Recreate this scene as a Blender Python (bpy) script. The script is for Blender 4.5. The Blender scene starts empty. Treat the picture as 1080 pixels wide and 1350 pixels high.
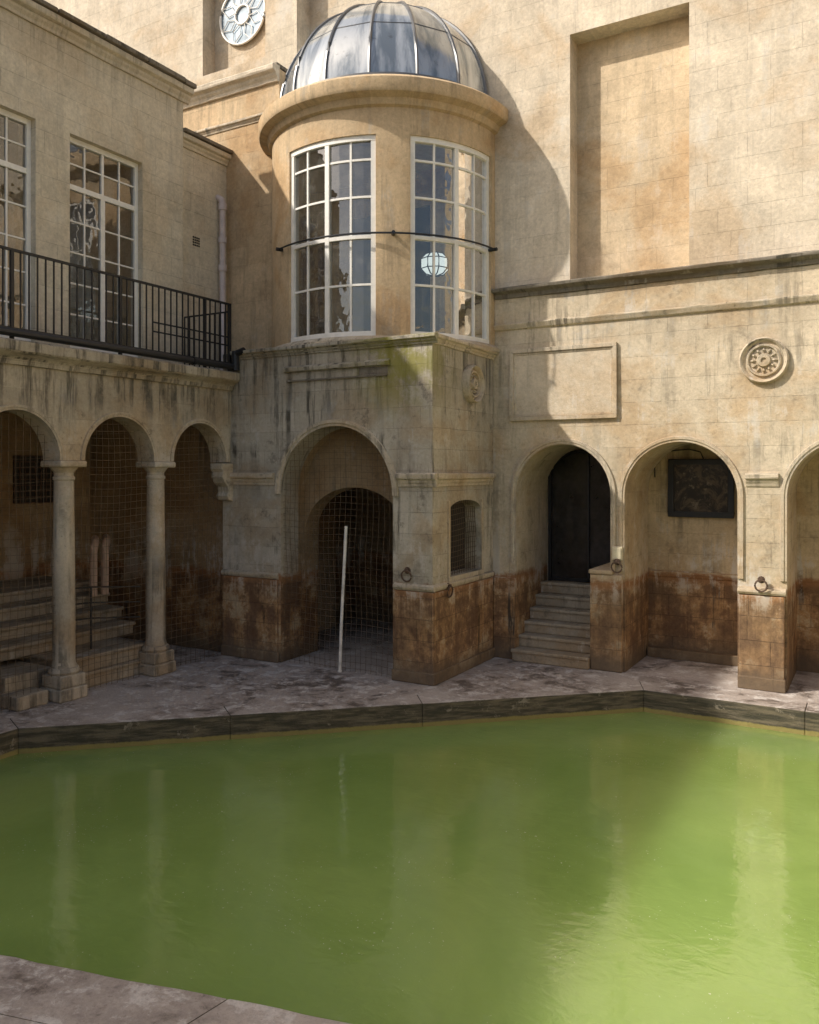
import bpy, math, random
from mathutils import Vector, Matrix
random.seed(7)
scene=bpy.context.scene
R=math.radians
# ------------------------------------------------------------ node helper
class NT:
    def __init__(s,name):
        s.m=bpy.data.materials.new(name); s.m.use_nodes=True
        s.t=s.m.node_tree; s.t.nodes.clear()
        s.out=s.t.nodes.new('ShaderNodeOutputMaterial')
    def n(s,typ,**kw):
        x=s.t.nodes.new(typ)
        for k,v in kw.items(): setattr(x,k,v)
        return x
    def l(s,a,b): s.t.links.new(a,b)
    def put(s,sock,v):
        if isinstance(v,bpy.types.NodeSocket): s.l(v,sock)
        elif v is not None:
            if isinstance(v,(tuple,list)) and len(v)==3 and sock.type=='RGBA': v=(*v,1)
            sock.default_value=v
    def math(s,op,a,b=None,c=None,clamp=False):
        x=s.n('ShaderNodeMath',operation=op,use_clamp=clamp)
        s.put(x.inputs[0],a); s.put(x.inputs[1],b)
        if c is not None: s.put(x.inputs[2],c)
        return x.outputs[0]
    def mixc(s,f,a,b,mode='MIX'):
        x=s.n('ShaderNodeMix',data_type='RGBA',blend_type=mode)
        s.put(x.inputs[0],f); s.put(x.inputs[6],a); s.put(x.inputs[7],b)
        return x.outputs[2]
    def mixf(s,f,a,b):
        x=s.n('ShaderNodeMix',data_type='FLOAT')
        s.put(x.inputs[0],f); s.put(x.inputs[2],a); s.put(x.inputs[3],b)
        return x.outputs[0]
    def comb(s,a,b,c=0.0):
        x=s.n('ShaderNodeCombineXYZ'); s.put(x.inputs[0],a); s.put(x.inputs[1],b); s.put(x.inputs[2],c)
        return x.outputs[0]
    def noise(s,vec,scale,detail=4,rough=.6,dist=0.0):
        x=s.n('ShaderNodeTexNoise'); s.put(x.inputs['Vector'],vec)
        x.inputs['Scale'].default_value=scale; x.inputs['Detail'].default_value=min(detail,6)
        x.inputs['Roughness'].default_value=rough; x.inputs['Distortion'].default_value=dist
        return x.outputs[0]
    def ramp(s,v,a,b,lo=0.0,hi=1.0):
        x=s.n('ShaderNodeMapRange',interpolation_type='SMOOTHSTEP')
        s.put(x.inputs[0],v); x.inputs[1].default_value=a; x.inputs[2].default_value=b
        x.inputs[3].default_value=lo; x.inputs[4].default_value=hi
        return x.outputs[0]
    def lin(s,v,a,b,lo=0.0,hi=1.0):
        x=s.n('ShaderNodeMapRange'); s.put(x.inputs[0],v)
        for i,k in enumerate((a,b,lo,hi)): x.inputs[i+1].default_value=k
        return x.outputs[0]
    def bump(s,h,strength,dist,normal=None):
        x=s.n('ShaderNodeBump'); x.inputs['Strength'].default_value=strength
        x.inputs['Distance'].default_value=dist; s.put(x.inputs['Height'],h)
        if normal is not None: s.l(normal,x.inputs['Normal'])
        return x.outputs[0]
    def bsdf(s,**kw):
        b=s.n('ShaderNodeBsdfPrincipled')
        for k,v in kw.items(): s.put(b.inputs[k.replace('_',' ')],v)
        s.l(b.outputs[0],s.out.inputs[0]); return b
def _g(t,v):
    x=t.n('ShaderNodeCombineColor')
    for i in range(3): t.l(v,x.inputs[i])
    return x.outputs[0]

def stone(name,c1,c2,block=(.62,.3),cyl=None,grime=.5,stains=(),rust=False,moss=None,blocks=True,lime=.35,mort=.74,patch=1.0,dark=1.0,spots=.5,jfade=.97):
    t=NT(name)
    g=t.n('ShaderNodeNewGeometry')
    sp=t.n('ShaderNodeSeparateXYZ'); t.l(g.outputs['Position'],sp.inputs[0])
    sn=t.n('ShaderNodeSeparateXYZ'); t.l(g.outputs['True Normal'],sn.inputs[0])
    P=g.outputs['Position']; x,y,z=sp.outputs[0],sp.outputs[1],sp.outputs[2]
    if cyl:
        u=t.math('MULTIPLY',t.math('ARCTAN2',t.math('SUBTRACT',x,cyl[0]),t.math('SUBTRACT',cyl[1],y)),cyl[2]); v=z
    else:
        u=t.mixf(t.math('GREATER_THAN',t.math('ABSOLUTE',sn.outputs[0]),.5),x,y)
        v=t.mixf(t.math('GREATER_THAN',t.math('ABSOLUTE',sn.outputs[2]),.7),z,y)
    n1=t.noise(P,.8,5,.62,.4)            # large patches
    n1b=t.noise(t.comb(u,v,t.math('MULTIPLY',t.math('ADD',x,y),.3)),2.3,6,.74)   # mid
    n2=t.noise(P,21,5,.78)               # fine
    ns=t.noise(t.comb(t.math('MULTIPLY',u,6.5),t.math('MULTIPLY',v,.5),t.math('MULTIPLY',y,.3)),1.0,6,.72,.2)  # vertical streaks
    h=None
    if blocks:
        wv=t.math('MULTIPLY',t.math('SUBTRACT',n1b,.5),.018)
        uv=t.comb(t.math('ADD',u,wv),t.math('ADD',v,wv))
        b=t.n('ShaderNodeTexBrick'); t.l(uv,b.inputs['Vector'])
        b.inputs['Scale'].default_value=1; b.inputs['Mortar Size'].default_value=.0035
        b.inputs['Mortar Smooth'].default_value=.6
        b.inputs['Brick Width'].default_value=block[0]; b.inputs['Row Height'].default_value=block[1]
        b.offset=.43; b.squash=.8; b.squash_frequency=3
        t.put(b.inputs['Color1'],c1); t.put(b.inputs['Color2'],c2)
        mc=t.mixc(t.ramp(n1b,.42,.56),tuple(k*mort for k in c1),tuple(k*jfade for k in c1))
        t.put(b.inputs['Mortar'],mc)
        col=b.outputs['Color']; h=t.math('SUBTRACT',1.0,b.outputs['Fac'])
    else:
        col=t.mixc(n1b,c1,c2)
    f=t.math('MULTIPLY',t.lin(n1,.3,.7,1-.26*patch,1+.18*patch),t.math('MULTIPLY',t.lin(n1b,.3,.7,.82,1.14),t.lin(n2,.25,.75,.78,1.16)))
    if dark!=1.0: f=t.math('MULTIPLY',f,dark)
    col=t.mixc(1.0,col,_g(t,f),'MULTIPLY')
    col=t.mixc(t.math('MULTIPLY',t.ramp(n1,.52,.36),.5*patch),col,t.mixc(1.0,col,(1.07,.85,.60),'MULTIPLY'))
    col=t.mixc(t.math('MULTIPLY',t.ramp(n1b,.55,.68),.5*patch),col,t.mixc(1.0,col,(.93,.97,1.04),'MULTIPLY'))
    if lime>0:
        l1=t.ramp(t.math('ADD',t.math('MULTIPLY',ns,.45),t.math('MULTIPLY',n1b,.55)),.53,.64)
        col=t.mixc(t.math('MULTIPLY',l1,lime),col,(.63,.59,.52))
    st=t.ramp(ns,.46,.62)
    msk=t.ramp(n1,.44,.60)
    gr=t.math('MULTIPLY',t.math('MULTIPLY',st,msk),grime)
    gr=t.math('MAXIMUM',gr,t.math('MULTIPLY',t.ramp(n1b,.43,.33),grime*.5))
    gr=t.math('MAXIMUM',gr,t.math('MULTIPLY',t.ramp(n2,.40,.30),spots*grime))
    for (za,zb,zc,zd,sg) in stains:
        m=t.math('MULTIPLY',t.ramp(t.math('ADD',z,t.lin(n1b,0,1,-.45,.45)),za,zb),t.ramp(z,zd,zc))
        m=t.math('MULTIPLY',m,t.lin(st,0,1,.35,1.0)); m=t.math('MULTIPLY',m,t.ramp(n1b,.35,.55,.5,1.0))
        gr=t.math('MAXIMUM',gr,t.math('MULTIPLY',m,sg))
    col=t.mixc(gr,col,(.068,.060,.044))
    if moss:
        d=t.n('ShaderNodeVectorMath',operation='DISTANCE'); t.l(P,d.inputs[0]); d.inputs[1].default_value=moss[0:3]
        mm=t.math('MULTIPLY',t.ramp(d.outputs['Value'],moss[3],.1),t.ramp(n1b,.38,.55))
        col=t.mixc(t.math('MULTIPLY',mm,.85),col,(.24,.22,.04))
    if rust:
        zz=t.math('ADD',z,t.lin(n1b,0,1,-.14,.14))
        rm=t.ramp(zz,1.27,1.17)
        mixn=t.math('ADD',t.math('MULTIPLY',ns,.40),t.math('MULTIPLY',n1b,.60))
        rc=t.mixc(t.ramp(mixn,.44,.56),(.17,.088,.042),(.44,.25,.105))
        rc=t.mixc(t.ramp(n1b,.53,.64),rc,(.52,.39,.23))
        rc=t.mixc(t.math('MULTIPLY',t.ramp(n1,.52,.40),.6),rc,(.15,.095,.055))
        rc=t.mixc(t.math('MULTIPLY',t.ramp(ns,.57,.66),t.ramp(n1,.42,.56)),rc,(.06,.042,.03))
        if blocks:
            rc=t.mixc(1.0,rc,t.mixc(.7,(1,1,1),t.mixc(1.0,b.outputs['Color'],tuple(1/k for k in c1),'MULTIPLY')),'MULTIPLY')
            rc=t.mixc(t.math('MULTIPLY',b.outputs['Fac'],.85),rc,(.06,.035,.022))
        rc=t.mixc(1.0,rc,_g(t,t.lin(n2,.25,.75,.66,1.28)),'MULTIPLY')
        rc=t.mixc(t.math('MULTIPLY',t.ramp(zz,1.04,1.16),.6),rc,(.36,.16,.06))
        rc=t.mixc(t.ramp(zz,.40,.05,0,.85),rc,(.12,.09,.06))
        col=t.mixc(t.math('MULTIPLY',rm,.93),col,rc)
        col=t.mixc(t.math('MULTIPLY',t.math('MULTIPLY',t.ramp(z,2.0,1.3),t.ramp(z,.8,1.25)),t.ramp(t.math('ADD',t.math('MULTIPLY',ns,.5),t.math('MULTIPLY',n1b,.5)),.49,.58,0,.75)),col,(.60,.55,.47))
    hh=t.math('MULTIPLY',n2,.7)
    if h is not None: hh=t.math('ADD',hh,t.math('MULTIPLY',h,.35))
    nb=t.bump(hh,.75,.015)
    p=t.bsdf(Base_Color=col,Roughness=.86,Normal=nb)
    p.inputs['Specular IOR Level'].default_value=.25
    return t.m

def simple(name,c,rough=.5,metal=0,var=.15,scale=9,bump=.0):
    t=NT(name); g=t.n('ShaderNodeNewGeometry')
    n=t.noise(g.outputs['Position'],scale,4,.65)
    col=t.mixc(1.0,c,_g(t,t.lin(n,.3,.7,1-var,1+var)),'MULTIPLY')
    kw=dict(Base_Color=col,Roughness=rough,Metallic=float(metal))
    if bump: kw['Normal']=t.bump(n,.5,bump)
    t.bsdf(**kw); return t.m

# ------------------------------------------------------------ materials
M={}
M['upper']=stone('ashlar_pale',(.65,.56,.43),(.625,.535,.405),grime=.15,lime=.4,stains=[(5.25,5.3,5.4,6.0,.2)],patch=.8,mort=.80)
M['panel']=stone('ashlar_ochre',(.60,.475,.32),(.575,.45,.295),grime=.14,lime=.25,mort=.78)
M['leftb']=stone('ashlar_cream',(.70,.62,.475),(.665,.585,.445),block=(.55,.28),grime=.16,lime=.2,stains=[(7.7,8.35,8.5,8.6,.5),(4.1,4.2,4.4,5.0,.3)],patch=.45,mort=.62,jfade=.8)
M['right']=stone('ashlar_weathered',(.62,.525,.385),(.56,.465,.33),grime=.5,lime=.6,rust=True,stains=[(5.0,5.2,5.35,5.6,.5),(4.2,4.7,4.75,4.9,.35),(2.0,2.5,2.6,3.2,.2)],mort=.72)
M['tower']=stone('ashlar_grimy',(.58,.52,.415),(.47,.415,.32),block=(.5,.27),grime=.95,lime=.8,rust=True,stains=[(2.9,4.1,4.5,4.6,.93),(2.0,2.6,2.8,3.3,.5)],moss=(-.45,-.05,4.2,1.1),mort=.55,spots=.8,jfade=.78)
M['drum']=stone('drum_stone',(.65,.49,.305),(.59,.435,.26),cyl=(-1.75,1.8,1.78),grime=.35,lime=.3,blocks=False,stains=[(7.1,7.6,7.7,7.75,.3),(4.3,4.4,4.6,5.5,.4)],patch=.9)
M['arc']=stone('arcade_stone',(.63,.545,.41),(.53,.45,.33),grime=.85,lime=.5,rust=True,stains=[(3.0,3.8,4.2,4.3,.93)],spots=.7)
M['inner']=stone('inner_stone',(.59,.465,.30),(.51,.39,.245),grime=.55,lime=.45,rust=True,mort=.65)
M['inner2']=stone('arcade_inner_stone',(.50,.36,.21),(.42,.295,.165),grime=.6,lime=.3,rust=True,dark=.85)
M['trim']=stone('moulded_stone',(.61,.52,.385),(.51,.425,.31),blocks=False,grime=.8,lime=.55,spots=.8)
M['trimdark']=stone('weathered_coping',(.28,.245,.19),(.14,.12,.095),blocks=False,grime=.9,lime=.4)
M['col']=stone('column_stone',(.65,.57,.44),(.54,.46,.345),blocks=False,grime=.6,lime=.6,stains=[(-1,-.9,1.2,1.9,.78)],spots=.8)
M['step']=stone('step_stone',(.46,.395,.295),(.33,.27,.195),blocks=False,grime=.8,lime=.6)
M['orange']=stone('orange_wall',(.61,.46,.285),(.55,.40,.24),grime=.3,lime=.15)

def floor_mat(name,kerb=False):
    t=NT(name); g=t.n('ShaderNodeNewGeometry'); P=g.outputs['Position']
    sp=t.n('ShaderNodeSeparateXYZ'); t.l(P,sp.inputs[0])
    sn=t.n('ShaderNodeSeparateXYZ'); t.l(g.outputs['True Normal'],sn.inputs[0])
    a=t.noise(P,1.1,6,.68,.6); b=t.noise(P,4.5,6,.75,.3); c=t.noise(P,30,5,.75)
    col=t.mixc(t.ramp(a,.38,.62),(.31,.255,.215),(.47,.40,.345))
    col=t.mixc(t.ramp(b,.50,.62),col,(.60,.545,.49))
    col=t.mixc(t.ramp(t.math('ADD',t.math('MULTIPLY',a,.5),t.math('MULTIPLY',b,.5)),.47,.40,0,.85),col,(.12,.095,.075))
    col=t.mixc(t.ramp(c,.58,.68,0,.5),col,(.10,.08,.065))
    col=t.mixc(1.0,col,_g(t,t.lin(c,.3,.7,.75,1.2)),'MULTIPLY')
    if kerb:
        side=t.ramp(sn.outputs[2],.85,.4)
        hb=t.noise(t.comb(t.math('MULTIPLY',t.math('ADD',sp.outputs[0],sp.outputs[1]),1.2),t.math('MULTIPLY',sp.outputs[2],14.0)),1.5,6,.7)
        sc=t.mixc(t.ramp(hb,.40,.64),(.048,.042,.026),(.155,.125,.08))
        sc=t.mixc(t.ramp(b,.58,.68,0,.6),sc,(.40,.34,.26))
        sc=t.mixc(t.ramp(t.math('ADD',sp.outputs[2],t.math('MULTIPLY',b,.05)),-.175,-.195),sc,(.27,.22,.07))
        col=t.mixc(side,col,sc)
    t.bsdf(Base_Color=col,Roughness=t.lin(b,.3,.7,.45,.9),Normal=t.bump(t.math('ADD',b,t.math('MULTIPLY',c,.5)),.7,.02))
    return t.m
M['floor']=floor_mat('worn_paving'); M['kerb']=floor_mat('kerb_stone',True)
M['ground']=simple('ground_earth',(.16,.13,.10),.9)
M['white']=simple('white_paint',(.82,.79,.72),.45,var=.08)
M['pole']=simple('pole_paint',(.74,.71,.64),.6,var=.35,scale=5)
M['iron']=simple('black_iron',(.018,.018,.02),.42,.2)
M['wire']=simple('net_wire',(.12,.085,.05),.7)
M['pipe']=simple('pinkish_pipe',(.60,.52,.50),.5,var=.12)
M['copper']=simple('pipe_lagging',(.60,.42,.30),.6)
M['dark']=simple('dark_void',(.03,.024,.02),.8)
M['room']=simple('room_plaster',(.55,.44,.31),.8)
M['rib']=simple('lead_rib',(.16,.16,.16),.4,.5)
M['picture']=simple('dark_picture',(.028,.026,.025),.12,var=.6,scale=5)
M['rust']=simple('rusty_iron',(.12,.075,.05),.8,.2,var=.4)
M['skypane']=simple('oculus_pane',(.30,.38,.46),.12,.3,var=.4,scale=3)
M['plate']=simple('cream_plate',(.66,.58,.40),.6)
def painting():
    t=NT('faded_painting'); g=t.n('ShaderNodeNewGeometry'); P=g.outputs['Position']
    a=t.noise(P,5,5,.7,1.5); b=t.noise(P,11,4,.7)
    c=t.mixc(t.ramp(a,.45,.6),(.022,.019,.016),(.10,.075,.05)); c=t.mixc(t.ramp(b,.58,.68),c,(.17,.14,.10))
    t.bsdf(Base_Color=c,Roughness=.2); return t.m
M['painting']=painting()
def glass(name,tint,refl):
    t=NT(name)
    tr=t.n('ShaderNodeBsdfTransparent'); tr.inputs[0].default_value=(*tint,1)
    gl=t.n('ShaderNodeBsdfGlossy'); gl.inputs['Roughness'].default_value=.015
    g=t.n('ShaderNodeNewGeometry')
    nb=t.bump(t.noise(g.outputs['Position'],1.6,3),.35,.04); t.l(nb,gl.inputs['Normal'])
    lw=t.n('ShaderNodeFresnel'); lw.inputs[0].default_value=1.5
    f=t.math('ADD',t.math('MULTIPLY',lw.outputs[0],1.0),refl,clamp=True)
    df=t.n('ShaderNodeBsdfDiffuse'); df.inputs[0].default_value=(.5,.48,.43,1)
    dirt=t.ramp(t.noise(g.outputs['Position'],5,5,.7),.45,.75,.03,.18)
    mx=t.n('ShaderNodeMixShader'); t.l(f,mx.inputs[0]); t.l(tr.outputs[0],mx.inputs[1]); t.l(gl.outputs[0],mx.inputs[2])
    m2=t.n('ShaderNodeMixShader'); t.l(dirt,m2.inputs[0]); t.l(mx.outputs[0],m2.inputs[1]); t.l(df.outputs[0],m2.inputs[2])
    t.l(m2.outputs[0],t.out.inputs[0]); return t.m
M['glass']=glass('window_glass',(.85,.87,.85),.15)
def dome_mat():
    t=NT('dome_glass'); g=t.n('ShaderNodeNewGeometry'); P=g.outputs['Position']
    sp=t.n('ShaderNodeSeparateXYZ'); t.l(P,sp.inputs[0])
    an=t.math('ARCTAN2',t.math('SUBTRACT',sp.outputs[0],-1.75),t.math('SUBTRACT',1.8,sp.outputs[1]))
    seg=t.math('FLOOR',t.math('MULTIPLY',t.math('ADD',an,3.1416),16/6.28318))
    wn=t.n('ShaderNodeTexWhiteNoise',noise_dimensions='1D'); t.l(seg,wn.inputs['W'])
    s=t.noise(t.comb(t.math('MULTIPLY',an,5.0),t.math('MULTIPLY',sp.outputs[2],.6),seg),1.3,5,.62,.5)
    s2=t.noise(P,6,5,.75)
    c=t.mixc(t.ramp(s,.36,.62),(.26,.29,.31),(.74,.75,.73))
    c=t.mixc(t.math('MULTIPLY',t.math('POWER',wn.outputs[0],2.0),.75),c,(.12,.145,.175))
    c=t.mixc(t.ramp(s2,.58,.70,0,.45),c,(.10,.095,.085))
    t.bsdf(Base_Color=c,Roughness=t.lin(s2,.3,.7,.04,.18),Metallic=.5,IOR=1.6,Normal=t.bump(s,.2,.02)); return t.m
M['dome']=dome_mat()
def water():
    t=NT('green_water'); g=t.n('ShaderNodeNewGeometry'); P=g.outputs['Position']
    n=t.noise(P,.6,4,.6,.5)
    c=t.mixc(t.ramp(n,.3,.7),(.225,.335,.078),(.275,.395,.10))
    mp=t.n('ShaderNodeMapping'); t.l(P,mp.inputs[0]); mp.inputs['Scale'].default_value=(1.0,1.5,1.0)
    w1=t.noise(mp.outputs[0],6,3,.55,.6); w0=t.noise(P,1.4,2,.5); w2=t.noise(P,24,2,.5)
    h=t.math('ADD',t.math('ADD',w1,t.math('MULTIPLY',w0,1.4)),t.math('MULTIPLY',w2,.14))
    fl=t.noise(P,42,3,.6); fm_=t.ramp(t.noise(P,1.8,4,.6),.52,.62)
    sp_=t.math('MULTIPLY',t.ramp(fl,.66,.70),fm_)
    c=t.mixc(sp_,c,(.62,.64,.46))
    b=t.bsdf(Base_Color=c,Roughness=.03,IOR=1.55,Normal=t.bump(h,.10,.03))
    b.subsurface_method='BURLEY'
    b.inputs['Subsurface Weight'].default_value=1.0
    b.inputs['Subsurface Radius'].default_value=(1.0,1.0,.8)
    b.inputs['Subsurface Scale'].default_value=1.5
    b.inputs['Coat Weight'].default_value=.9; b.inputs['Coat Roughness'].default_value=.02
    t.l(b.inputs['Normal'].links[0].from_socket,b.inputs['Coat Normal'])
    return t.m
M['water']=water()

# ------------------------------------------------------------ geometry helpers
def empty(name):
    e=bpy.data.objects.new(name,None); scene.collection.objects.link(e); return e
def mesh(name,v,f,mat,parent=None,smooth=False,bevel=0,split=35):
    me=bpy.data.meshes.new(name); me.from_pydata([tuple(p) for p in v],[],f); me.validate()
    o=bpy.data.objects.new(name,me); scene.collection.objects.link(o)
    import bmesh
    bm=bmesh.new(); bm.from_mesh(me); bmesh.ops.remove_doubles(bm,verts=bm.verts,dist=1e-5)
    bmesh.ops.recalc_face_normals(bm,faces=bm.faces); bm.to_mesh(me); bm.free()
    me.materials.append(mat)
    if smooth:
        for p in me.polygons: p.use_smooth=True
        md=o.modifiers.new('es','EDGE_SPLIT'); md.split_angle=R(split)
    if bevel:
        md=o.modifiers.new('b','BEVEL'); md.width=bevel; md.segments=2; md.limit_method='ANGLE'
    if parent is not None: o.parent=parent
    return o
class MB:
    def __init__(s): s.v=[];s.f=[]
    def box(s,x0,x1,y0,y1,z0,z1):
        b=len(s.v)
        s.v+=[(x0,y0,z0),(x1,y0,z0),(x1,y1,z0),(x0,y1,z0),(x0,y0,z1),(x1,y0,z1),(x1,y1,z1),(x0,y1,z1)]
        s.f+=[tuple(b+i for i in q) for q in ((0,3,2,1),(4,5,6,7),(0,1,5,4),(1,2,6,5),(2,3,7,6),(3,0,4,7))]
    def tube(s,pts,r,n=8,cap=True):
        pts=[Vector(p) for p in pts]; b=len(s.v)
        for i,p in enumerate(pts):
            d=(pts[min(i+1,len(pts)-1)]-pts[max(i-1,0)]).normalized()
            up=Vector((0,0,1)) if abs(d.z)<.95 else Vector((1,0,0))
            a=d.cross(up).normalized(); c=d.cross(a)
            rr=r[i] if isinstance(r,(list,tuple)) else r
            for k in range(n):
                q=2*math.pi*(k+.5)/n; s.v.append(tuple(p+a*math.cos(q)*rr+c*math.sin(q)*rr))
        for i in range(len(pts)-1):
            for k in range(n):
                s.f.append((b+i*n+k,b+i*n+(k+1)%n,b+(i+1)*n+(k+1)%n,b+(i+1)*n+k))
        if cap:
            s.f.append(tuple(b+k for k in range(n))); e=b+(len(pts)-1)*n; s.f.append(tuple(e+k for k in range(n)))
    def prism(s,poly,z0,z1):
        b=len(s.v); n=len(poly)
        s.v+=[(p[0],p[1],z0) for p in poly]+[(p[0],p[1],z1) for p in poly]
        s.f+=[tuple(b+i for i in range(n)),tuple(b+n+i for i in range(n))]
        for i in range(n): s.f.append((b+i,b+(i+1)%n,b+n+(i+1)%n,b+n+i))
    def revolve(s,prof,c,a0=0,a1=2*math.pi,n=32,closed=None):
        full=abs(a1-a0-2*math.pi)<1e-6; b=len(s.v); k=len(prof); cnt=n if full else n+1
        for i in range(cnt):
            a=a0+(a1-a0)*i/n
            for r,z in prof: s.v.append((c[0]+r*math.sin(a),c[1]-r*math.cos(a),z))
        for i in range(n):
            j=(i+1)%cnt
            rng=range(k) if closed else range(k-1)
            for q in rng:
                q2=(q+1)%k
                s.f.append((b+i*k+q,b+j*k+q,b+j*k+q2,b+i*k+q2))
        if closed and not full:
            s.f.append(tuple(b+q for q in range(k))); s.f.append(tuple(b+n*k+q for q in range(k)))
    def make(s,name,mat,parent=None,smooth=False,bevel=0,split=35): return mesh(name,s.v,s.f,mat,parent,smooth,bevel,split)
def fr(kind,pl):
    return (lambda u,d,z:(u,pl+d,z)) if kind=='y' else (lambda u,d,z:(pl-d,u,z))
def arcpts(a,b,zs,h,n=24):
    c=(a+b)/2; w=(b-a)/2
    if h<=0: return [(a,zs),(b,zs)]
    return [(c-w*math.cos(math.pi*i/n),zs+h*math.sin(math.pi*i/n)) for i in range(n+1)]
def archwall(name,kind,pl,th,u0,u1,z0,z1,ops,mat,parent):
    F=fr(kind,pl); v=[];f=[]
    def quad(*p):
        b=len(v); v.extend(p); f.append(tuple(range(b,b+len(p))))
    def rect(a,b,c,d):
        if b-a<1e-5 or d-c<1e-5: return
        for dd in (0,th): quad(F(a,dd,c),F(b,dd,c),F(b,dd,d),F(a,dd,d))
    cur=u0; bots=[]
    for (a,b,zb,zs,h) in sorted(ops):
        rect(cur,a,z0,z1); bots.append((cur,a))
        if zb>z0+1e-4:
            rect(a,b,z0,zb); quad(F(a,0,zb),F(b,0,zb),F(b,th,zb),F(a,th,zb)); bots.append((a,b))
        zj=max(zb,z0)
        for q in (a,b):
            if zs>zj+1e-4: quad(F(q,0,zj),F(q,th,zj),F(q,th,zs),F(q,0,zs))
        ap=arcpts(a,b,zs,h)
        for (p,q) in zip(ap[:-1],ap[1:]):
            for dd in (0,th): quad(F(p[0],dd,p[1]),F(q[0],dd,q[1]),F(q[0],dd,z1),F(p[0],dd,z1))
            quad(F(p[0],0,p[1]),F(q[0],0,q[1]),F(q[0],th,q[1]),F(p[0],th,p[1]))
        cur=b
    rect(cur,u1,z0,z1); bots.append((cur,u1))
    quad(F(u0,0,z1),F(u1,0,z1),F(u1,th,z1),F(u0,th,z1))
    for q in (u0,u1): quad(F(q,0,z0),F(q,th,z0),F(q,th,z1),F(q,0,z1))
    for a,b in bots: quad(F(a,0,z0),F(b,0,z0),F(b,th,z0),F(a,th,z0))
    return mesh(name,v,f,mat,parent)
def mould(name,kind,pl,u0,u1,prof,mat,parent,bevel=.006):
    F=fr(kind,pl); v=[];f=[];k=len(prof)
    n=max(1,int(abs(u1-u0)/.2))
    for i in range(n+1):
        u=u0+(u1-u0)*i/n
        for p,z in prof:
            j=0 if (p<.001) else random.uniform(-.006,.005)
            v.append(F(u,-(p+j),z+j*.8))
    for i in range(n):
        for q in range(k):
            q2=(q+1)%k; f.append((i*k+q,(i+1)*k+q,(i+1)*k+q2,i*k+q2))
    f.append(tuple(range(k))); f.append(tuple(n*k+q for q in range(k)))
    return mesh(name,v,f,mat,parent,bevel=bevel)
def corn(z0,z1,p):
    h=z1-z0
    return [(-.01,z0),(p*.25,z0),(p*.3,z0+h*.2),(p*.5,z0+h*.35),(p*.55,z0+h*.5),(p*.95,z0+h*.6),(p,z0+h*.7),(p,z0+h*.93),(p*.9,z1),(-.01,z1+.01)]
def archring(name,kind,pl,a,b,zs,h,w,pr,mat,parent,foot=None):
    F=fr(kind,pl); v=[];f=[]
    c=(a+b)/2; hw=(b-a)/2; n=32
    prof=[(0,.004),(0,-pr*.6),(w*.35,-pr*.6),(w*.45,-pr),(w*.9,-pr),(w,-pr*.3),(w,.004)]
    secs=[]
    if foot is not None: secs.append((math.pi,foot))
    for i in range(n+1): secs.append((math.pi-math.pi*i/n,zs))
    if foot is not None: secs.append((0,foot))
    for an,zz in secs:
        for (o,d) in prof:
            u=c+(hw+o)*math.cos(an); z=zz+(h+o)*math.sin(an) if zz==zs else zz
            v.append(F(u,d,z))
    k=len(prof)
    for i in range(len(secs)-1):
        for q in range(k-1): f.append((i*k+q,(i+1)*k+q,(i+1)*k+q+1,i*k+q+1))
    f.append(tuple(range(k))); f.append(tuple((len(secs)-1)*k+q for q in range(k)))
    return mesh(name,v,f,mat,parent,smooth=True)
def netting(name,kind,pl,a,b,z0,zs,h,parent,sp=.095,r=.0024):
    F=fr(kind,pl); mb=MB(); c=(a+b)/2; w=(b-a)/2
    def seg(p,q):
        N=10; pts=[]
        for i in range(N+1):
            t=i/N; u=p[0]+(q[0]-p[0])*t; z=p[1]+(q[1]-p[1])*t
            d=.02*math.sin(u*3.1+z*1.7)+.01*math.sin(z*5+u*2)
            du=.012*math.sin(z*4+u*1.3); dz=.012*math.sin(u*5+z)
            pts.append(F(u+du,d,z+dz))
        mb.tube(pts,r,4,False)
    u=a+sp/2
    while u<b:
        seg((u,z0),(u,zs+h*math.sqrt(max(0,1-((u-c)/w)**2)))); u+=sp
    z=z0+sp/2
    while z<zs+h-.02:
        hw=w if z<zs else w*math.sqrt(1-((z-zs)/h)**2)
        seg((c-hw,z),(c+hw,z)); z+=sp
    return mb.make(name,M['wire'],parent)
def roundel(name,kind,pl,u,z,r,k_=1.0):
    F=fr(kind,pl); e=empty(name)
    v=[];f=[];n=40
    prof=[(r,.0),(r,-.05),(r*.94,-.07),(r*.86,-.055),(r*.8,-.02),(r*.72,-.02),(r*.68,-.05),(r*.62,-.05),(r*.58,-.02),(r*.3,-.02),(r*.26,-.055),(r*.12,-.06),(r*.1,-.04),(.001,-.04)]
    for i in range(n):
        a=2*math.pi*i/n
        for (q,d) in prof: v.append(F(u+q*math.cos(a),d*k_,z+q*math.sin(a)))
    k=len(prof)
    for i in range(n):
        j=(i+1)%n
        for q in range(k-1): f.append((i*k+q,j*k+q,j*k+q+1,i*k+q+1))
    mesh('disc',v,f,M['trim'],e,smooth=True)
    mb=MB()
    for i in range(12):
        a=2*math.pi*i/12; cu=u+r*.44*math.cos(a); cz=z+r*.44*math.sin(a)
        pts=[F(cu-.03*math.cos(a),-.025*k_,cz-.03*math.sin(a)),F(cu,-.04*k_,cz),F(cu+.03*math.cos(a),-.025*k_,cz+.03*math.sin(a))]
        mb.tube(pts,[.006,.016,.006],6)
    mb.make('petals',M['trim'],e,smooth=True)
    return e
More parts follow.
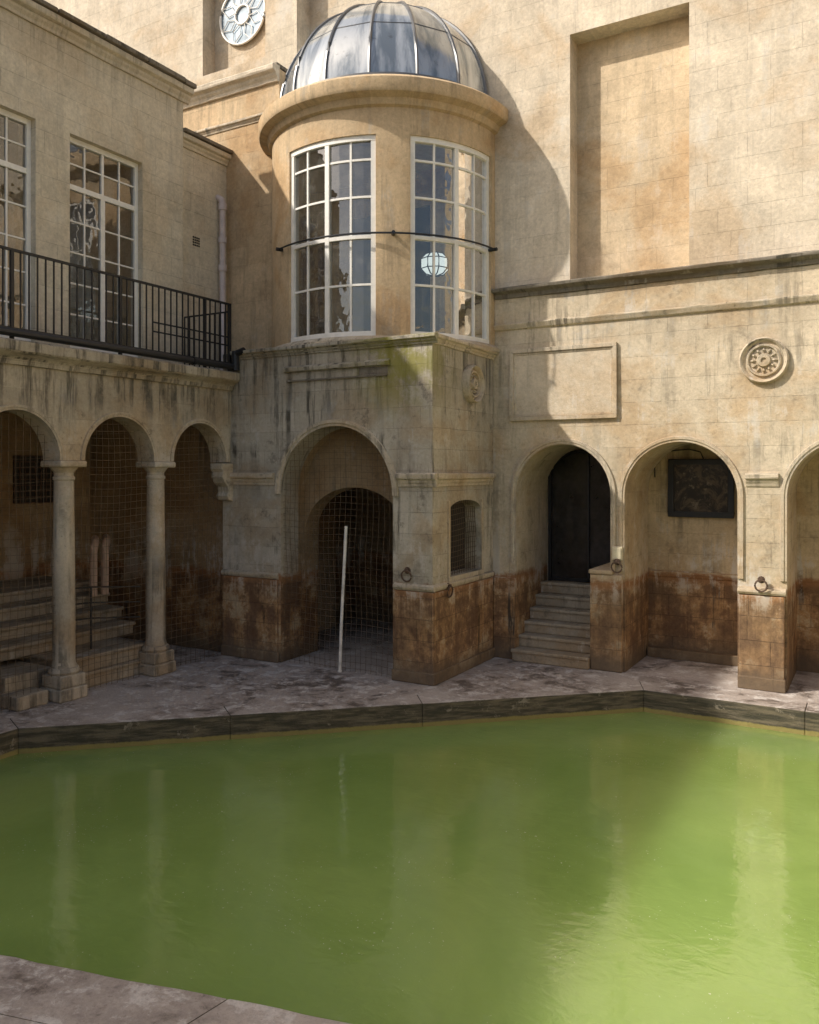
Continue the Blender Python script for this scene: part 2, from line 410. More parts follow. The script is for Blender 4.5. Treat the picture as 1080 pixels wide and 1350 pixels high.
def ringpull(kind,pl,u,z):
    F=fr(kind,pl); e=empty('mooring_ring'); mb=MB()
    pts=[F(u+.07*math.cos(a),-.035-.01*math.sin(a),z-.07+.07*math.sin(a)) for a in [2*math.pi*i/20 for i in range(21)]]
    mb.tube(pts,.011,6); mb.make('ring',M['rust'],e,smooth=True)
    mb=MB(); mb.tube([F(u,0,z+.01),F(u,-.05,z+.01)],.02,8); mb.tube([F(u,.0,z),F(u,-.012,z)],.045,10); mb.make('boss',M['rust'],e)

# ------------------------------------------------------------ ground, pool
mb=MB(); mb.box(-300,300,-300,300,-2.2,-2.0); mb.make('ground',M['ground'])
pool=[(-2.9,-3.72),(2.37,1.06),(9,1.06),(9,-4.20),(-2.9,-7.20)]
mb=MB(); mb.prism([(-3.0,-3.6),(2.33,1.16),(9.1,1.16),(9.1,-4.34),(-3.0,-7.3)],-1.9,-.26); wtr=mb.make('pool_water',M['water'])
def offset(poly,d):
    out=[];n=len(poly)
    for i in range(n):
        p0=Vector(poly[i-1]);p1=Vector(poly[i]);p2=Vector(poly[(i+1)%n])
        def nrm(a,b):
            t=(b-a).normalized(); return Vector((-t.y,t.x))
        n1=nrm(p0,p1);n2=nrm(p1,p2); m=(n1+n2).normalized(); out.append(p1+m*(d/max(.3,m.dot(n1))))
    return out
ko=offset(pool,.42)
kk=empty('pool_kerb')
for i in range(5):
    a=Vector(pool[i]);b=Vector(pool[(i+1)%5]);a2=ko[i];b2=ko[(i+1)%5]
    L=(b-a).length; n=max(2,round(L/2.4)); cuts=[0]+[ (k+random.uniform(-.25,.25))/n for k in range(1,n)]+[1]
    gp=.0010/L
    for k in range(n):
        t0,t1=cuts[k]+gp*(k>0),cuts[k+1]-gp*(k<n-1)
        m=max(2,int((t1-t0)*L/.14)); mb=MB(); dz=random.uniform(-.002,.002)
        inn_=[];out_=[]
        for q in range(m+1):
            tt=t0+(t1-t0)*q/m; e_=0 if q in(0,m) else random.uniform(-.009,.009)
            pa=a.lerp(b,tt); pb=a2.lerp(b2,tt); inn_.append(pa+(pb-pa).normalized()*(e_+.004)); out_.append(pb)
        mb.prism(inn_+out_[::-1],-1.85,.008+dz)
        mb.make('kerb_stone_%d_%d'%(i,k),M['kerb'],kk,bevel=.012)
inn=offset(pool,.40)
mb=MB()
O=[(-9,-3.3),(-9,6),(14,6),(14,-16),(-9,-16)]
I=[tuple(p) for p in inn]
for pl in ([O[0],I[0],I[1],(2.2,6),O[1]],[I[1],I[2],(14,1.5),O[2],(2.2,6)],[I[2],I[3],O[3],(14,1.5)],[I[3],I[4],O[4],O[3]],[I[4],I[0],O[0],O[4]]):
    b=len(mb.v); mb.v+=[(p[0],p[1],0.0) for p in pl]; mb.f.append(tuple(range(b,b+len(pl))))
mb.make('stone_walkway',M['floor'])

# ------------------------------------------------------------ main bath building (right + back)
B=empty('bath_house_building')
archwall('arcade_wall','y',1.85,1.25,0,12,0,5.3,[(.36,1.73,0,2.36,.70),(1.92,3.335,0,2.38,.70),(3.9,5.32,0,2.38,.70),(5.9,7.3,0,2.38,.70)],M['right'],B)
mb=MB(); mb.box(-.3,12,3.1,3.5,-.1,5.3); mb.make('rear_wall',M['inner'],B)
archwall('upper_wall','y',1.85,.32,-3.3,12,5.3,15,[(1.16,2.75,5.301,8.72,0),(5.2,6.8,5.301,8.72,0)],M['upper'],B)
mb=MB(); mb.box(-3.3,12,2.17,2.6,5.3,15); mb.make('recess_back',M['panel'],B)
mb=MB(); mb.box(-3.3,-.02,1.86,2.6,4.4,5.3); mb.make('wall_behind_drum',M['upper'],B)
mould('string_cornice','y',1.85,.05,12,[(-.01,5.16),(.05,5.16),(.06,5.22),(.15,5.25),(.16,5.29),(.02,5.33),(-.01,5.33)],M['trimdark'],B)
mould('fascia','y',1.85,.03,12,[(-.01,4.80),(.025,4.80),(.025,5.158),(-.01,5.158)],M['right'],B)
mould('string_lower','y',1.85,.03,12,[(-.01,4.70),(.03,4.72),(.06,4.78),(.06,4.80),(.0,4.81)],M['trim'],B)
for (a,b,h) in ((.36,1.73,.70),(1.92,3.335,.70),(3.9,5.32,.70)):
    archring('archivolt','y',1.85,a,b,2.37,h,.075,.03,M['trim'],B,foot=1.35)
mould('impost','y',1.85,3.43,3.81,corn(2.50,2.66,.07),M['trim'],B)
mould('dado_ledge','y',1.85,3.34,3.895,[(-.01,1.16),(.06,1.17),(.08,1.2),(.08,1.235),(.0,1.26)],M['trim'],B)
mb=MB(); mb.box(3.36,3.875,1.79,1.86,0,1.16); mb.box(3.345,3.89,1.765,1.86,0,.16); mb.make('pier_plinth',M['right'],B,bevel=.012)
mb=MB(); mb.box(.02,.355,1.81,1.86,0,1.16); mb.make('pier_plinth_3',M['right'],B,bevel=.01)
mould('niche_dado','y',3.1,1.93,3.33,[(-.01,1.16),(.02,1.16),(.035,1.2),(.035,1.24),(.0,1.25)],M['inner'],B)
mb=MB(); mb.box(1.94,3.32,2.95,3.12,0,.14); mb.make('niche_seat',M['inner'],B,bevel=.01)
mb=MB(); mb.box(-14,-3.3,1.06,2.6,0,9.0); mb.make('rear_block',M['orange'],B)
archwall('rear_upper','y',1.5,.3,-14,-3.3,9.0,15,[(-5.35,-3.95,9.55,11.4,0)],M['upper'],B)
mb=MB(); mb.box(-14,-3.3,1.8,2.6,9.0,15); mb.make('rear_upper_back',M['upper'],B)
mould('rear_cornice','y',1.06,-14,-3.3,corn(8.80,9.04,.16),M['upper'],B)
mould('rear_string','y',1.06,-14,-3.3,corn(8.25,8.36,.06),M['trim'],B)
mb=MB(); mb.box(-14,-3.302,1.0,1.49,9.03,9.08); mb.make('rear_coping',M['trimdark'],B)
W=empty('round_window'); W.parent=B
mb=MB(); c=(-4.66,10.55)
for r_ in (.5,.16):
    mb.tube([(c[0]+r_*math.cos(a),1.74,c[1]+r_*math.sin(a)) for a in [2*math.pi*i/32 for i in range(33)]],.022,6)
for i in range(8):
    a=math.pi*(i+.5)/4
    for sg in (.3,-.3):
        mb.tube([(c[0]+.16*math.cos(a),1.74,c[1]+.16*math.sin(a)),(c[0]+.33*math.cos(a+sg),1.74,c[1]+.33*math.sin(a+sg)),(c[0]+.5*math.cos(a),1.74,c[1]+.5*math.sin(a))],.008,5)
mb.make('glazing_bars',M['white'],W,smooth=True)
v=[(c[0]+.5*math.cos(2*math.pi*i/32),1.76,c[1]+.5*math.sin(2*math.pi*i/32)) for i in range(32)]
mesh('pane',v,[tuple(range(32))],M['skypane'],W)

C=empty('courtyard_building')
mb=MB(); mb.box(11.5,12.5,-14,1.8,0,6.5); mb.box(-9,12,-15,-14,0,4.5); mb.make('walls',M['upper'],C)

D=empty('dark_doorway')
ap=arcpts(.44,1.40,2.62,.36); F=fr('y',3.085)
v=[F(.44,0,1.0)]+[F(p[0],0,p[1]) for p in ap]+[F(1.40,0,1.0)]
mesh('door_leaf',v,[tuple(range(len(v)))],M['picture'],D)
mb=MB(); mb.box(.40,.45,3.03,3.09,.99,2.62); mb.box(1.385,1.44,3.03,3.09,.99,2.62)
mb.tube([(.92+.49*math.cos(a),3.06,2.62+.37*math.sin(a)) for a in [math.pi*i/16 for i in range(17)]],.025,6)
mb.box(1.02,1.045,3.05,3.083,1.0,2.95); mb.box(.45,1.385,3.05,3.083,1.0,1.05); mb.make('door_frame',M['iron'],D)
S=empty('stone_steps')
for i in range(6):
    mb=MB(); o=random.uniform(-.015,.015)
    mb.box(.345,1.46,1.72+.225*i+o,3.09,.165*i+.002,.165*(i+1))
    mb.box(.33,1.47,1.70+.225*i+o,1.76+.225*i,.165*(i+1)-.045,.165*(i+1)+.006)
    mb.make('step_%d'%i,M['step'],S,bevel=.016)
mb=MB(); mb.box(1.462,1.90,1.775,3.09,0,1.30); mb.make('side_parapet',M['right'],S,bevel=.02)
mb=MB(); mb.box(1.45,1.78,1.755,3.09,1.302,1.36); mb.make('side_coping',M['trim'],S,bevel=.014)
Sw=empty('junction_box'); mb=MB(); mb.box(1.76,1.90,1.79,1.849,1.50,1.68); mb.box(1.775,1.885,1.775,1.79,1.515,1.665); mb.make('plate',M['plate'],Sw,bevel=.006)
Cw=empty('wall_cable'); mb=MB(); mb.tube([(2.02,3.08,2.6),(2.02,3.07,2.8),(2.1,3.07,2.92),(2.25,3.07,2.98),(2.5,3.07,3.0),(2.66,3.07,2.96),(2.7,3.07,2.86)],.009,6); mb.make('cable',M['iron'],Cw,smooth=True)

Pf=empty('framed_picture')
mb=MB(); mb.box(2.25,3.08,3.055,3.095,2.05,2.84); mb.make('board',M['painting'],Pf)
mb=MB(); mb.box(2.22,3.11,3.02,3.07,2.78,2.86); mb.box(2.22,3.11,3.02,3.07,2.03,2.11); mb.box(2.22,2.30,3.02,3.07,2.11,2.78); mb.box(3.03,3.11,3.02,3.07,2.11,2.78); mb.make('frame',M['iron'],Pf,bevel=.008)
Pq=empty('stone_plaque')
def frame(x0,x1,z0,z1,w,y0,y1,mat,par):
    mb=MB(); mb.box(x0,x1,y0,y1,z1-w,z1); mb.box(x0,x1,y0,y1,z0,z0+w); mb.box(x0,x0+w,y0,y1,z0+w,z1-w); mb.box(x1-w,x1,y0,y1,z0+w,z1-w)
    return mb.make('frame_moulding',mat,par,bevel=.008)
frame(.28,1.82,3.40,4.42,.055,1.80,1.849,M['trim'],Pq)
frame(.335,1.765,3.455,4.365,.03,1.822,1.849,M['trim'],Pq)
mb=MB(); mb.box(.365,1.735,1.832,1.849,3.485,4.335); mb.make('tablet',stone('tablet_stone',(.62,.53,.40),(.57,.48,.355),blocks=False,grime=.25,lime=.45,patch=.6),Pq)
roundel('wall_roundel','y',1.85,3.64,4.05,.285)
roundel('wall_roundel','x',0.0,1.09,3.88,.26,1.5)
ringpull('y',1.775,1.84,1.48); ringpull('y',1.77,3.62,1.36); ringpull('y',0.0,-.36,1.42); ringpull('x',0.03,.36,1.2)

# ------------------------------------------------------------ domed tower
T=empty('domed_tower')
archwall('front_wall','y',0,.4,-3.5,0,0,4.4,[(-2.42,-.58,0,2.38,.92)],M['tower'],T)
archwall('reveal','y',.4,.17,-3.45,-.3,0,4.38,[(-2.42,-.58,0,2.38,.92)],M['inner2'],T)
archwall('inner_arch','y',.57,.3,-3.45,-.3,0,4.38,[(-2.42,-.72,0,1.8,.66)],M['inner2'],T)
archwall('side_wall','x',0,.3,.4,1.849,0,4.4,[(.47,1.42,1.31,2.17,.13)],M['tower'],T)
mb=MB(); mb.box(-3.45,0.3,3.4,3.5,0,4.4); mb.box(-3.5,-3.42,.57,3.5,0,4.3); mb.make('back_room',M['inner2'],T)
mb=MB(); mb.box(-3.499,.0,.401,3.5,4.3,4.398); mb.make('roof_slab',M['trimdark'],T)
archring('door_archivolt','y',0,-2.42,-.58,2.38,.92,.09,.035,M['trim'],T,foot=2.37)
for (a,b) in ((-3.5,-2.52),(-.5,.07)):
    mould('string','y',0,a,b,corn(2.49,2.66,.07),M['trim'],T)
mould('string_side','x',0,0.0,1.80,corn(2.49,2.66,.07),M['trim'],T)
for (a,b) in ((-3.5,-2.46),(-.56,.04)):
    mould('dado','y',0,a,b,[(-.01,1.16),(.03,1.17),(.045,1.2),(.045,1.235),(.0,1.255)],M['trim'],T)
mould('dado_side','x',0,0.0,1.80,[(-.01,1.16),(.03,1.17),(.045,1.2),(.045,1.235),(.0,1.255)],M['trim'],T)
mb=MB(); mb.box(-3.49,-2.46,-.03,.01,0,1.158); mb.box(-.545,.028,-.03,.01,0,1.158); mb.box(-.01,.028,.01,1.8,0,1.158)
mb.make('dado_course',M['tower'],T,bevel=.014)
mb=MB(); mb.box(-3.49,-2.43,-.06,-.02,0,.15); mb.box(-.57,.055,-.06,-.031,0,.15); mb.box(.02,.055,-.03,1.8,0,.15)
mb.make('base_course',M['tower'],T,bevel=.014)
mould('block_ledge','y',0,-3.3,.08,corn(4.30,4.42,.09),M['tower'],T)
mould('block_ledge_side','x',0,0.0,1.84,corn(4.30,4.42,.09),M['trim'],T)
mould('slot_ledge','y',0,-2.35,-.62,[(-.01,4.06),(.05,4.07),(.06,4.12),(.0,4.15)],M['tower'],T)
mb=MB(); mb.box(-2.3,-.66,-.03,.01,3.93,3.95); mb.box(-1.1,-.66,-.006,.01,3.96,4.05); mb.make('slot_sill',M['trimdark'],T)
frame_=MB(); frame_.box(-.02,.02,.41,.468,1.28,2.3); frame_.box(-.02,.02,1.422,1.48,1.28,2.3); frame_.box(-.02,.03,.41,1.48,1.245,1.31)
frame_.make('window_surround',M['trim'],T,bevel=.006)
netting('window_net','x',-.06,.47,1.42,1.31,2.17,.13,T,sp=.07,r=.004)
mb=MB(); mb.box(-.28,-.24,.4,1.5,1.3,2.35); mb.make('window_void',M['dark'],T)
cx,cy=-1.75,1.8; r=1.78
mb=MB(); mb.revolve([(1.5,4.398),(1.86,4.398),(1.86,4.45),(1.80,4.50),(1.5,4.50)],(cx,cy),R(-92),R(92),64,True); mb.make('drum_sill',M['trim'],T,smooth=True)
wins=[(-86,-48),(-20.5,26),(41,87)]
gaps=[(-92,-86),(-48,-20.5),(26,41),(87,92)]
mb=MB()
for a,b in gaps: mb.revolve([(1.55,4.50),(r,4.50),(r,7.2),(1.55,7.2)],(cx,cy),R(a),R(b),8,True)
mb.make('drum_piers',M['drum'],T,smooth=True)
mb=MB(); mb.revolve([(1.55,7.2),(r,7.2),(r,7.56),(1.83,7.58),(1.86,7.66),(1.97,7.70),(1.99,7.74),(1.99,7.88),(1.93,7.93),(1.6,8.04),(1.55,8.0)],(cx,cy),R(-180),R(180),96,True); mb.make('drum_cornice',M['drum'],T,smooth=True)
mb=MB(); mb.revolve([(1.66,7.99),(1.72,7.99),(1.72,8.06),(1.64,8.08)],(cx,cy),R(-180),R(180),64,True); mb.make('dome_curb',M['rib'],T,smooth=True)
fm=MB(); gm=MB()
def vb(ang,ra,rb,wd,z0,z1):
    da=wd/2/r; fm.revolve([(ra,z0),(rb,z0),(rb,z1),(ra,z1)],(cx,cy),ang-da,ang+da,1,True)
for a,b in wins:
    a_,b_=R(a),R(b)
    for q in (a_+.02,b_-.02): vb(q,1.66,1.75,.07,4.5,7.2)
    vb((a_+b_)/2,1.66,1.75,.065,4.57,7.13)
    for k in (1,3): vb(a_+(b_-a_)*k/4,1.70,1.735,.028,4.57,7.13)
    for z,w_,ra,rb in ((4.535,.07,1.655,1.755),(7.165,.07,1.655,1.755),(5.84,.05,1.665,1.748),(5.2,.028,1.70,1.734),(6.38,.028,1.70,1.734),(6.88,.028,1.70,1.734)):
        fm.revolve([(ra,z-w_/2),(rb,z-w_/2),(rb,z+w_/2),(ra,z+w_/2)],(cx,cy),a_,b_,14,True)
    gm.revolve([(1.715,4.5),(1.715,7.2)],(cx,cy),a_,b_,8)
fm.make('window_frames',M['white'],T); gm.make('window_panes',M['glass'],T)
mb=MB(); pts=[(cx+1.84*math.sin(R(t)),cy-1.84*math.cos(R(t)),5.86) for t in range(-27,88,3)]
mb.tube(pts,.014,6)
for t in (-27,33.5,87): mb.tube([(cx+1.74*math.sin(R(t)),cy-1.74*math.cos(R(t)),5.86),(cx+1.88*math.sin(R(t)),cy-1.88*math.cos(R(t)),5.86)],.026,8)
mb.make('iron_band',M['iron'],T)
mb=MB(); mb.revolve([(1.5,4.51),(0.001,4.51)],(cx,cy),R(-92),R(92),24); mb.make('drum_floor',M['room'],T)
mb=MB(); mb.revolve([(1.56,7.22),(0.001,7.22)],(cx,cy),R(-92),R(92),24); mb.make('drum_ceiling',M['room'],T)
mb=MB(); mb.box(cx-1.6,cx-.75,1.78,1.85,4.5,7.22); mb.box(cx+.75,cx+1.6,1.78,1.85,4.5,7.22); mb.box(cx-.75,cx+.75,1.78,1.85,6.7,7.22)
mb.make('drum_inner_wall',M['orange'],T)
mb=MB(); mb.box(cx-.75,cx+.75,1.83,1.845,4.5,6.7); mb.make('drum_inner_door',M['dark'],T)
mb=MB(); rd=1.66; z0=8.06
prof=[(rd*math.cos(R(a)),z0+rd*math.sin(R(a))) for a in range(0,88,4)]+[(.12,z0+rd)]
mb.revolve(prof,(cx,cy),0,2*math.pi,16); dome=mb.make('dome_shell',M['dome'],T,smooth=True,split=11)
mb=MB()
for i in range(16):
    a=2*math.pi*i/16
    mb.tube([(cx+(rd+.008)*math.cos(R(e))*math.sin(a),cy-(rd+.008)*math.cos(R(e))*math.cos(a),z0+(rd+.008)*math.sin(R(e))) for e in range(0,86,5)],.024,6)
for e in (30,58): mb.tube([(cx+(rd+.0)*math.cos(R(e))*math.sin(R(q)),cy-(rd+.0)*math.cos(R(e))*math.cos(R(q)),z0+(rd+.0)*math.sin(R(e))) for q in [22.5*j for j in range(17)]],.008,5)
mb.revolve([(.0,z0+rd+.09),(.2,z0+rd+.07),(.32,z0+rd),(.33,z0+rd-.06)],(cx,cy),0,2*math.pi,20)
mb.make('dome_ribs',M['rib'],T,smooth=True)
L=empty('reflection_octagon')  # added glowing octagon, stands in for an oculus reflected in the drum panes
t=NT('reflection_glow'); e=t.n('ShaderNodeEmission'); e.inputs[0].default_value=(.9,1,.97,1); e.inputs[1].default_value=1.0; t.l(e.outputs[0],t.out.inputs[0])
lc=Vector((-.72,1.40,5.68)); mb=MB(); mb.revolve([(.001,5.52),(.13,5.54),(.20,5.61),(.20,5.75),(.13,5.82),(.001,5.84)],(lc.x,lc.y),0,2*math.pi,8); mb.make('glow_body',t.m,L)
mb=MB()
for i in range(8):
    a=2*math.pi*i/8; mb.tube([(lc.x+q*math.sin(a),lc.y-q*math.cos(a),zz) for q,zz in ((.02,5.51),(.133,5.535),(.208,5.61),(.208,5.75),(.133,5.825),(.02,5.85))],.010,5)
for zz in (5.61,5.75): mb.tube([(lc.x+.207*math.sin(a),lc.y-.207*math.cos(a),zz) for a in [2*math.pi*i/8 for i in range(9)]],.008,5)
mb.tube([(lc.x,lc.y,5.8),(lc.x,lc.y,7.22)],.008,5); mb.make('reflection_cage',M['iron'],L)

netting('door_net','y',.05,-2.42,-.58,0,2.38,.92,T,sp=.085,r=.0025)
Wp=empty('white_pole'); mb=MB(); mb.tube([(-1.40,-.02,.0),(-1.385,.0,.7),(-1.35,.01,1.4),(-1.325,.02,1.95)],.021,10); mb.tube([(-1.40,-.02,0),(-1.40,-.02,.02)],.03,10); mb.make('shaft',M['pole'],Wp,smooth=True)

# ------------------------------------------------------------ left arcade + terrace building
A=empty('terrace_arcade')
cols=[-1.29,-2.71,-4.13,-5.55,-6.97,-8.39]
ops=[(-1.12,-.10,2.81,2.82,.54)]+[(cols[i+1]+.17,cols[i]-.17,2.81,2.82,.55) for i in range(5)]
archwall('arch_wall','x',-3.35,.3,-9.5,-.001,2.815,4.02,[(a,b,2.81,z,h) for a,b,_,z,h in ops],M['arc'],A)
for a,b,_,z,h in ops: archring('archivolt','x',-3.35,a,b,z,h,.06,.02,M['trim'],A)
mould('terrace_cornice','x',-3.35,-9.5,-.002,[(-.01,3.86),(.04,3.86),(.06,3.92),(.08,3.94),(.16,3.98),(.18,4.0),(.18,4.10),(.15,4.12),(-.01,4.12)],M['arc'],A)
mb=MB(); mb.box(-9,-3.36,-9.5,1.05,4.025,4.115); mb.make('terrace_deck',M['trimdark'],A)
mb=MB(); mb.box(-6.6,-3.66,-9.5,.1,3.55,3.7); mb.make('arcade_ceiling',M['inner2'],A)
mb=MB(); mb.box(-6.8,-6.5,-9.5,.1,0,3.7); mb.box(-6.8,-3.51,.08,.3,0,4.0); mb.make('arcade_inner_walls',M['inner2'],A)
for i,y in enumerate(cols):
    c0=(-3.5,y); mb=MB()
    mb.revolve([(.0,.30),(.165,.30),(.18,.33),(.165,.37),(.145,.38),(.14,.41),(.128,.44),(.128,1.2),(.112,2.58),(.125,2.59),(.125,2.62),(.112,2.63),(.112,2.67),(.15,2.72),(.16,2.735),(.0,2.735)],c0,0,2*math.pi,28)
    mb.make('column_shaft_%d'%i,M['col'],A,smooth=True)
    mb=MB(); mb.box(-3.69,-3.31,y-.19,y+.19,0,.15); mb.box(-3.675,-3.325,y-.175,y+.175,.15,.30); mb.box(-3.69,-3.31,y-.185,y+.185,2.737,2.813)
    mb.make('column_blocks_%d'%i,M['col'],A,bevel=.02)
    if i in(0,1,2): netting('net_%d'%i,'x',-3.5,*( (-1.16,-.06) if i==0 else (cols[i]+.13,cols[i-1]-.13)),.0,2.82,.55,A,sp=.09,r=.0027)
pr=[(0,2.80),(.24,2.80),(.24,2.72),(.21,2.68),(.22,2.6),(.17,2.52),(.10,2.46),(.09,2.38),(.12,2.33),(.09,2.27),(0,2.25)]
v=[];f=[];k=len(pr)
for x in (-3.52,-3.3):
    for p,z in pr: v.append((x,-p-.001,z))
for q in range(k): q2=(q+1)%k; f.append((q,q2,k+q2,k+q))
f.append(tuple(range(k))); f.append(tuple(range(k,2*k)))
mesh('console_bracket',v,f,M['arc'],A,bevel=.008)
S2=empty('stone_steps')
sd=[(-3.62,-2.62,-1.38,.20),(-3.64,-2.55,-1.36,.40),(-4.25,-3.1,-1.0,.57),(-4.6,-3.3,-.9,.74),(-4.95,-3.5,-.85,.91),(-5.3,-3.6,-.85,1.06)]
zz=0
for i,(x1,ya,yb,zt) in enumerate(sd):
    mb=MB(); mb.box(-6.48,x1,ya,yb,zz+.002 if i else 0,zt-.05); mb.make('riser_%d'%i,M['step'],S2,bevel=.012)
    mb=MB(); mb.box(-6.48,x1+.03,ya-.03,yb+.02,zt-.05,zt); mb.make('tread_%d'%i,M['step'],S2,bevel=.018); zz=zt
mb=MB(); mb.box(-5.2,-3.45,-3.35,-2.95,0,.16); mb.box(-5.2,-3.75,-3.3,-2.66,.0,.33); mb.make('lower_steps',M['step'],S2,bevel=.018)
Hp=empty('curved_pipe'); mb=MB()
for o in (0,.2):
    mb.tube([(-4.9,-1.15+o,.9),(-4.9,-1.15+o,1.5),(-4.91,-1.13+o,1.6),(-4.95,-1.08+o,1.66),(-5.05,-1.0+o,1.68),(-5.3,-.8+o,1.68)],.055,10)
mb.make('pipes',M['copper'],Hp,smooth=True)
Hr=empty('stair_handrail'); mb=MB()
for z in (.78,.98,1.18):
    mb.tube([(-3.62,-1.45,z-.02),(-3.9,-2.0,z+.02),(-4.0,-2.5,z+.03)],.011,6)
mb.tube([(-3.9,-2.0,.40),(-3.9,-2.0,1.2)],.014,6); mb.make('rails',M['iron'],Hr)
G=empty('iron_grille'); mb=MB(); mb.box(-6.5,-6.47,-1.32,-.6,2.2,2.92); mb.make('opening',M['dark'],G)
mb=MB()
for i in range(9): mb.box(-6.465,-6.45,-1.32+.09*i-.008,-1.32+.09*i+.008,2.2,2.92)
for i in range(9): mb.box(-6.449,-6.44,-1.32,-.6,2.2+.09*i-.008,2.2+.09*i+.008)
mb.make('bars',M['rust'],G)

H=empty('terrace_building')
wo=[(-7.6,-6.4),(-5.23,-4.01),(-3.73,-2.51),(-2.01,-.79)]
archwall('wall','x',-4.3,.35,-14,0,4.118,8.3,[(a,b,4.24,7.11,0) for a,b in wo],M['leftb'],H)
mb=MB(); mb.box(-8.5,-4.66,-.3,0,4.12,8.3); mb.make('north_wall',M['leftb'],H)
mb=MB(); mb.box(-8.6,-8.5,-14,0,4.1,8.3); mb.make('inside_wall',M['room'],H)
mb=MB(); mb.box(-8.6,-4.66,-14,-.3,4.121,4.14); mb.box(-8.6,-4.3,-14,0,8.31,8.40); mb.make('floors',M['trimdark'],H)
mould('cornice','x',-4.3,-14,.1,corn(8.28,8.50,.13),M['leftb'],H)
mb=MB()
y=-14
while y<.1:
    y2=min(y+random.uniform(.7,1.1),.14); mb.box(-4.7,-4.13+random.uniform(-.015,.015),y,y2-.006,8.505,8.57+random.uniform(-.012,.012)); y=y2
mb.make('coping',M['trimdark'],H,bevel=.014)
mb=MB(); mb.box(-8,-4.4,.001,1.058,4.118,7.72); mb.make('link_wall',M['leftb'],H)
mould('link_cornice','x',-4.4,.0,1.058,corn(7.66,7.84,.11),M['leftb'],H)
mb=MB(); mb.box(-8,-4.25,.0,1.058,7.845,7.90); mb.make('link_coping',M['trimdark'],H,bevel=.01)
mb=MB(); mb.box(-6.6,-6.2,-1.2,-.9,8.4,9.3); mb.revolve([(.09,9.3),(.12,9.34),(.08,9.6),(.0,9.6)],(-6.4,-1.05),0,2*math.pi,12); mb.make('chimney',M['leftb'],H,bevel=.01)
for (a,b) in wo:
    W=empty('sash_window'); W.parent=H
    mb=MB(); xs=-4.42
    def bar(y0,y1,z0,z1,d=.03): mb.box(xs-d,xs+d*.6,y0,y1,z0,z1)
    bar(a,a+.06,4.24,7.11,.045);bar(b-.06,b,4.24,7.11,.045)
    bar(a+.06,b-.06,7.04,7.11,.045);bar(a+.06,b-.06,4.24,4.36,.045);bar(a+.06,b-.06,6.42,6.49,.04)
    m=(a+b)/2; bar(m-.035,m+.035,4.36,6.42,.04); bar(m-.02,m+.02,6.49,7.04,.03)
    for k in (.25,.75):
        yy=a+.03+(b-a-.06)*k; bar(yy-.012,yy+.012,4.36,6.42,.018); bar(yy-.012,yy+.012,6.49,7.04,.018)
    for i in range(1,5):
        z=4.36+(6.42-4.36)*i/5; mb.box(xs-.014,xs+.006,a+.06,b-.06,z-.011,z+.011)
    mb.box(xs-.014,xs+.006,a+.06,b-.06,6.755,6.777)
    mb.make('frame',M['white'],W,bevel=.003)
    mesh('pane',[(xs-.008,a+.03,4.3),(xs-.008,b-.03,4.3),(xs-.008,b-.03,7.08),(xs-.008,a+.03,7.08)],[(0,1,2,3)],M['glass'],W)
    mb=MB(); mb.box(-4.5,-4.27,a-.04,b+.04,4.19,4.238); mb.make('sill',M['trim'],W)
V=empty('wall_vent'); mb=MB()
for i in range(4):
    for j in range(4): mb.box(-4.4,-4.392,.30+.04*i,.325+.04*i,6.20+.04*j,6.225+.04*j)
mb.make('holes',M['dark'],V)
Dp=empty('drain_pipe'); mb=MB(); mb.tube([(-4.30,.86,4.12),(-4.30,.86,7.0)],.05,14)
for z in (5.9,6.35,6.88): mb.tube([(-4.30,.86,z),(-4.30,.86,z+.1)],.068,14)
mb.tube([(-4.30,.86,6.98),(-4.32,.86,7.05),(-4.41,.86,7.1)],.055,12); mb.make('pipe',M['pipe'],Dp,smooth=True)
Rl=empty('iron_railing'); mb=MB(); rx=-3.30
mb.box(rx-.02,rx+.02,-9.5,-.06,5.09,5.115); mb.box(rx-.012,rx+.012,-9.5,-.06,4.24,4.26)
y=-9.4
k=0
while y<-.05:
    if k%14==0: mb.box(rx-.018,rx+.018,y-.018,y+.018,4.12,5.09)
    else: mb.box(rx-.0075,rx+.0075,y-.0075,y+.0075,4.25,5.095)
    y+=.105;k+=1
mb.box(rx-.02,rx+.02,-.1,-.06,4.12,5.1)
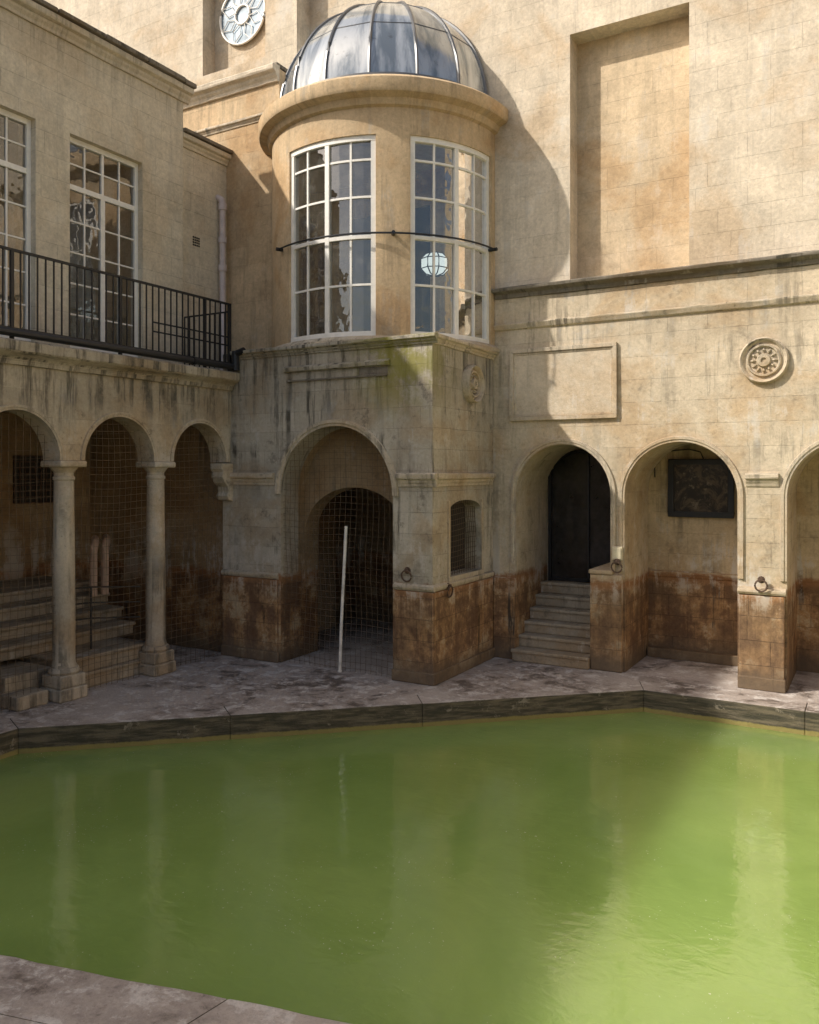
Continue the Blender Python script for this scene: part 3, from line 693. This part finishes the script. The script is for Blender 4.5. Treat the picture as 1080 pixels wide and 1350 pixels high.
mb.box(-4.2,rx,-.08,-.055,4.99,5.01)
for i in range(9): mb.box(-4.2+.1*i-.007,-4.2+.1*i+.007,-.075,-.06,4.2,4.99)
for z in (4.5,4.62): mb.box(rx-.03,rx-.02,-1.5,-.06,z,z+.02)
mb.make('bars',M['iron'],Rl)
mb=MB(); mb.tube([(-3.22,-9.5,4.19),(-3.22,-.12,4.19),(-3.2,-.02,4.24)],.045,10); mb.tube([(-3.22,-.9,4.19),(-3.22,-.86,4.19)],.06,10); mb.tube([(-3.2,-.06,4.14),(-3.2,-.06,4.42)],.055,10); mb.tube([(-3.2,-.06,4.38),(-3.04,-.06,4.42)],.05,10)
mb.make('service_pipe',M['iron'],Rl,smooth=True)

# ------------------------------------------------------------ light
s=Vector((.847,.81,-1.0)).normalized()
sd_=bpy.data.lights.new('sun','SUN'); sd_.energy=4.6; sd_.angle=R(1.0); sd_.color=(1,.94,.86)
so=bpy.data.objects.new('sun',sd_); scene.collection.objects.link(so); so.rotation_euler=s.to_track_quat('-Z','Y').to_euler(); so.location=(-10,-10,20)
w=bpy.data.worlds.new('World'); scene.world=w; w.use_nodes=True; nt=w.node_tree
sk=nt.nodes.new('ShaderNodeTexSky'); sk.sky_type='NISHITA'; sk.sun_disc=False
sk.sun_elevation=math.asin(-s.z); sk.sun_rotation=math.atan2(-s.x,-s.y)
sk.dust_density=4.0; sk.air_density=1.2
bg=nt.nodes['Background']; bg.inputs[1].default_value=.15; nt.links.new(sk.outputs[0],bg.inputs[0])
scene.view_settings.view_transform='Standard'; scene.view_settings.look='None'; scene.view_settings.exposure=0
# ------------------------------------------------------------ camera
cd=bpy.data.cameras.new('camera'); cam=bpy.data.objects.new('camera',cd); scene.collection.objects.link(cam)
cam.location=(4.95,-9.15,2.7); cam.rotation_euler=(R(90),0,R(30))
cd.sensor_fit='VERTICAL'; cd.sensor_height=36; cd.lens=36*1090/1350; cd.shift_y=-(675-620)/1350; cd.clip_end=1000; cd.clip_start=.05
scene.camera=cam
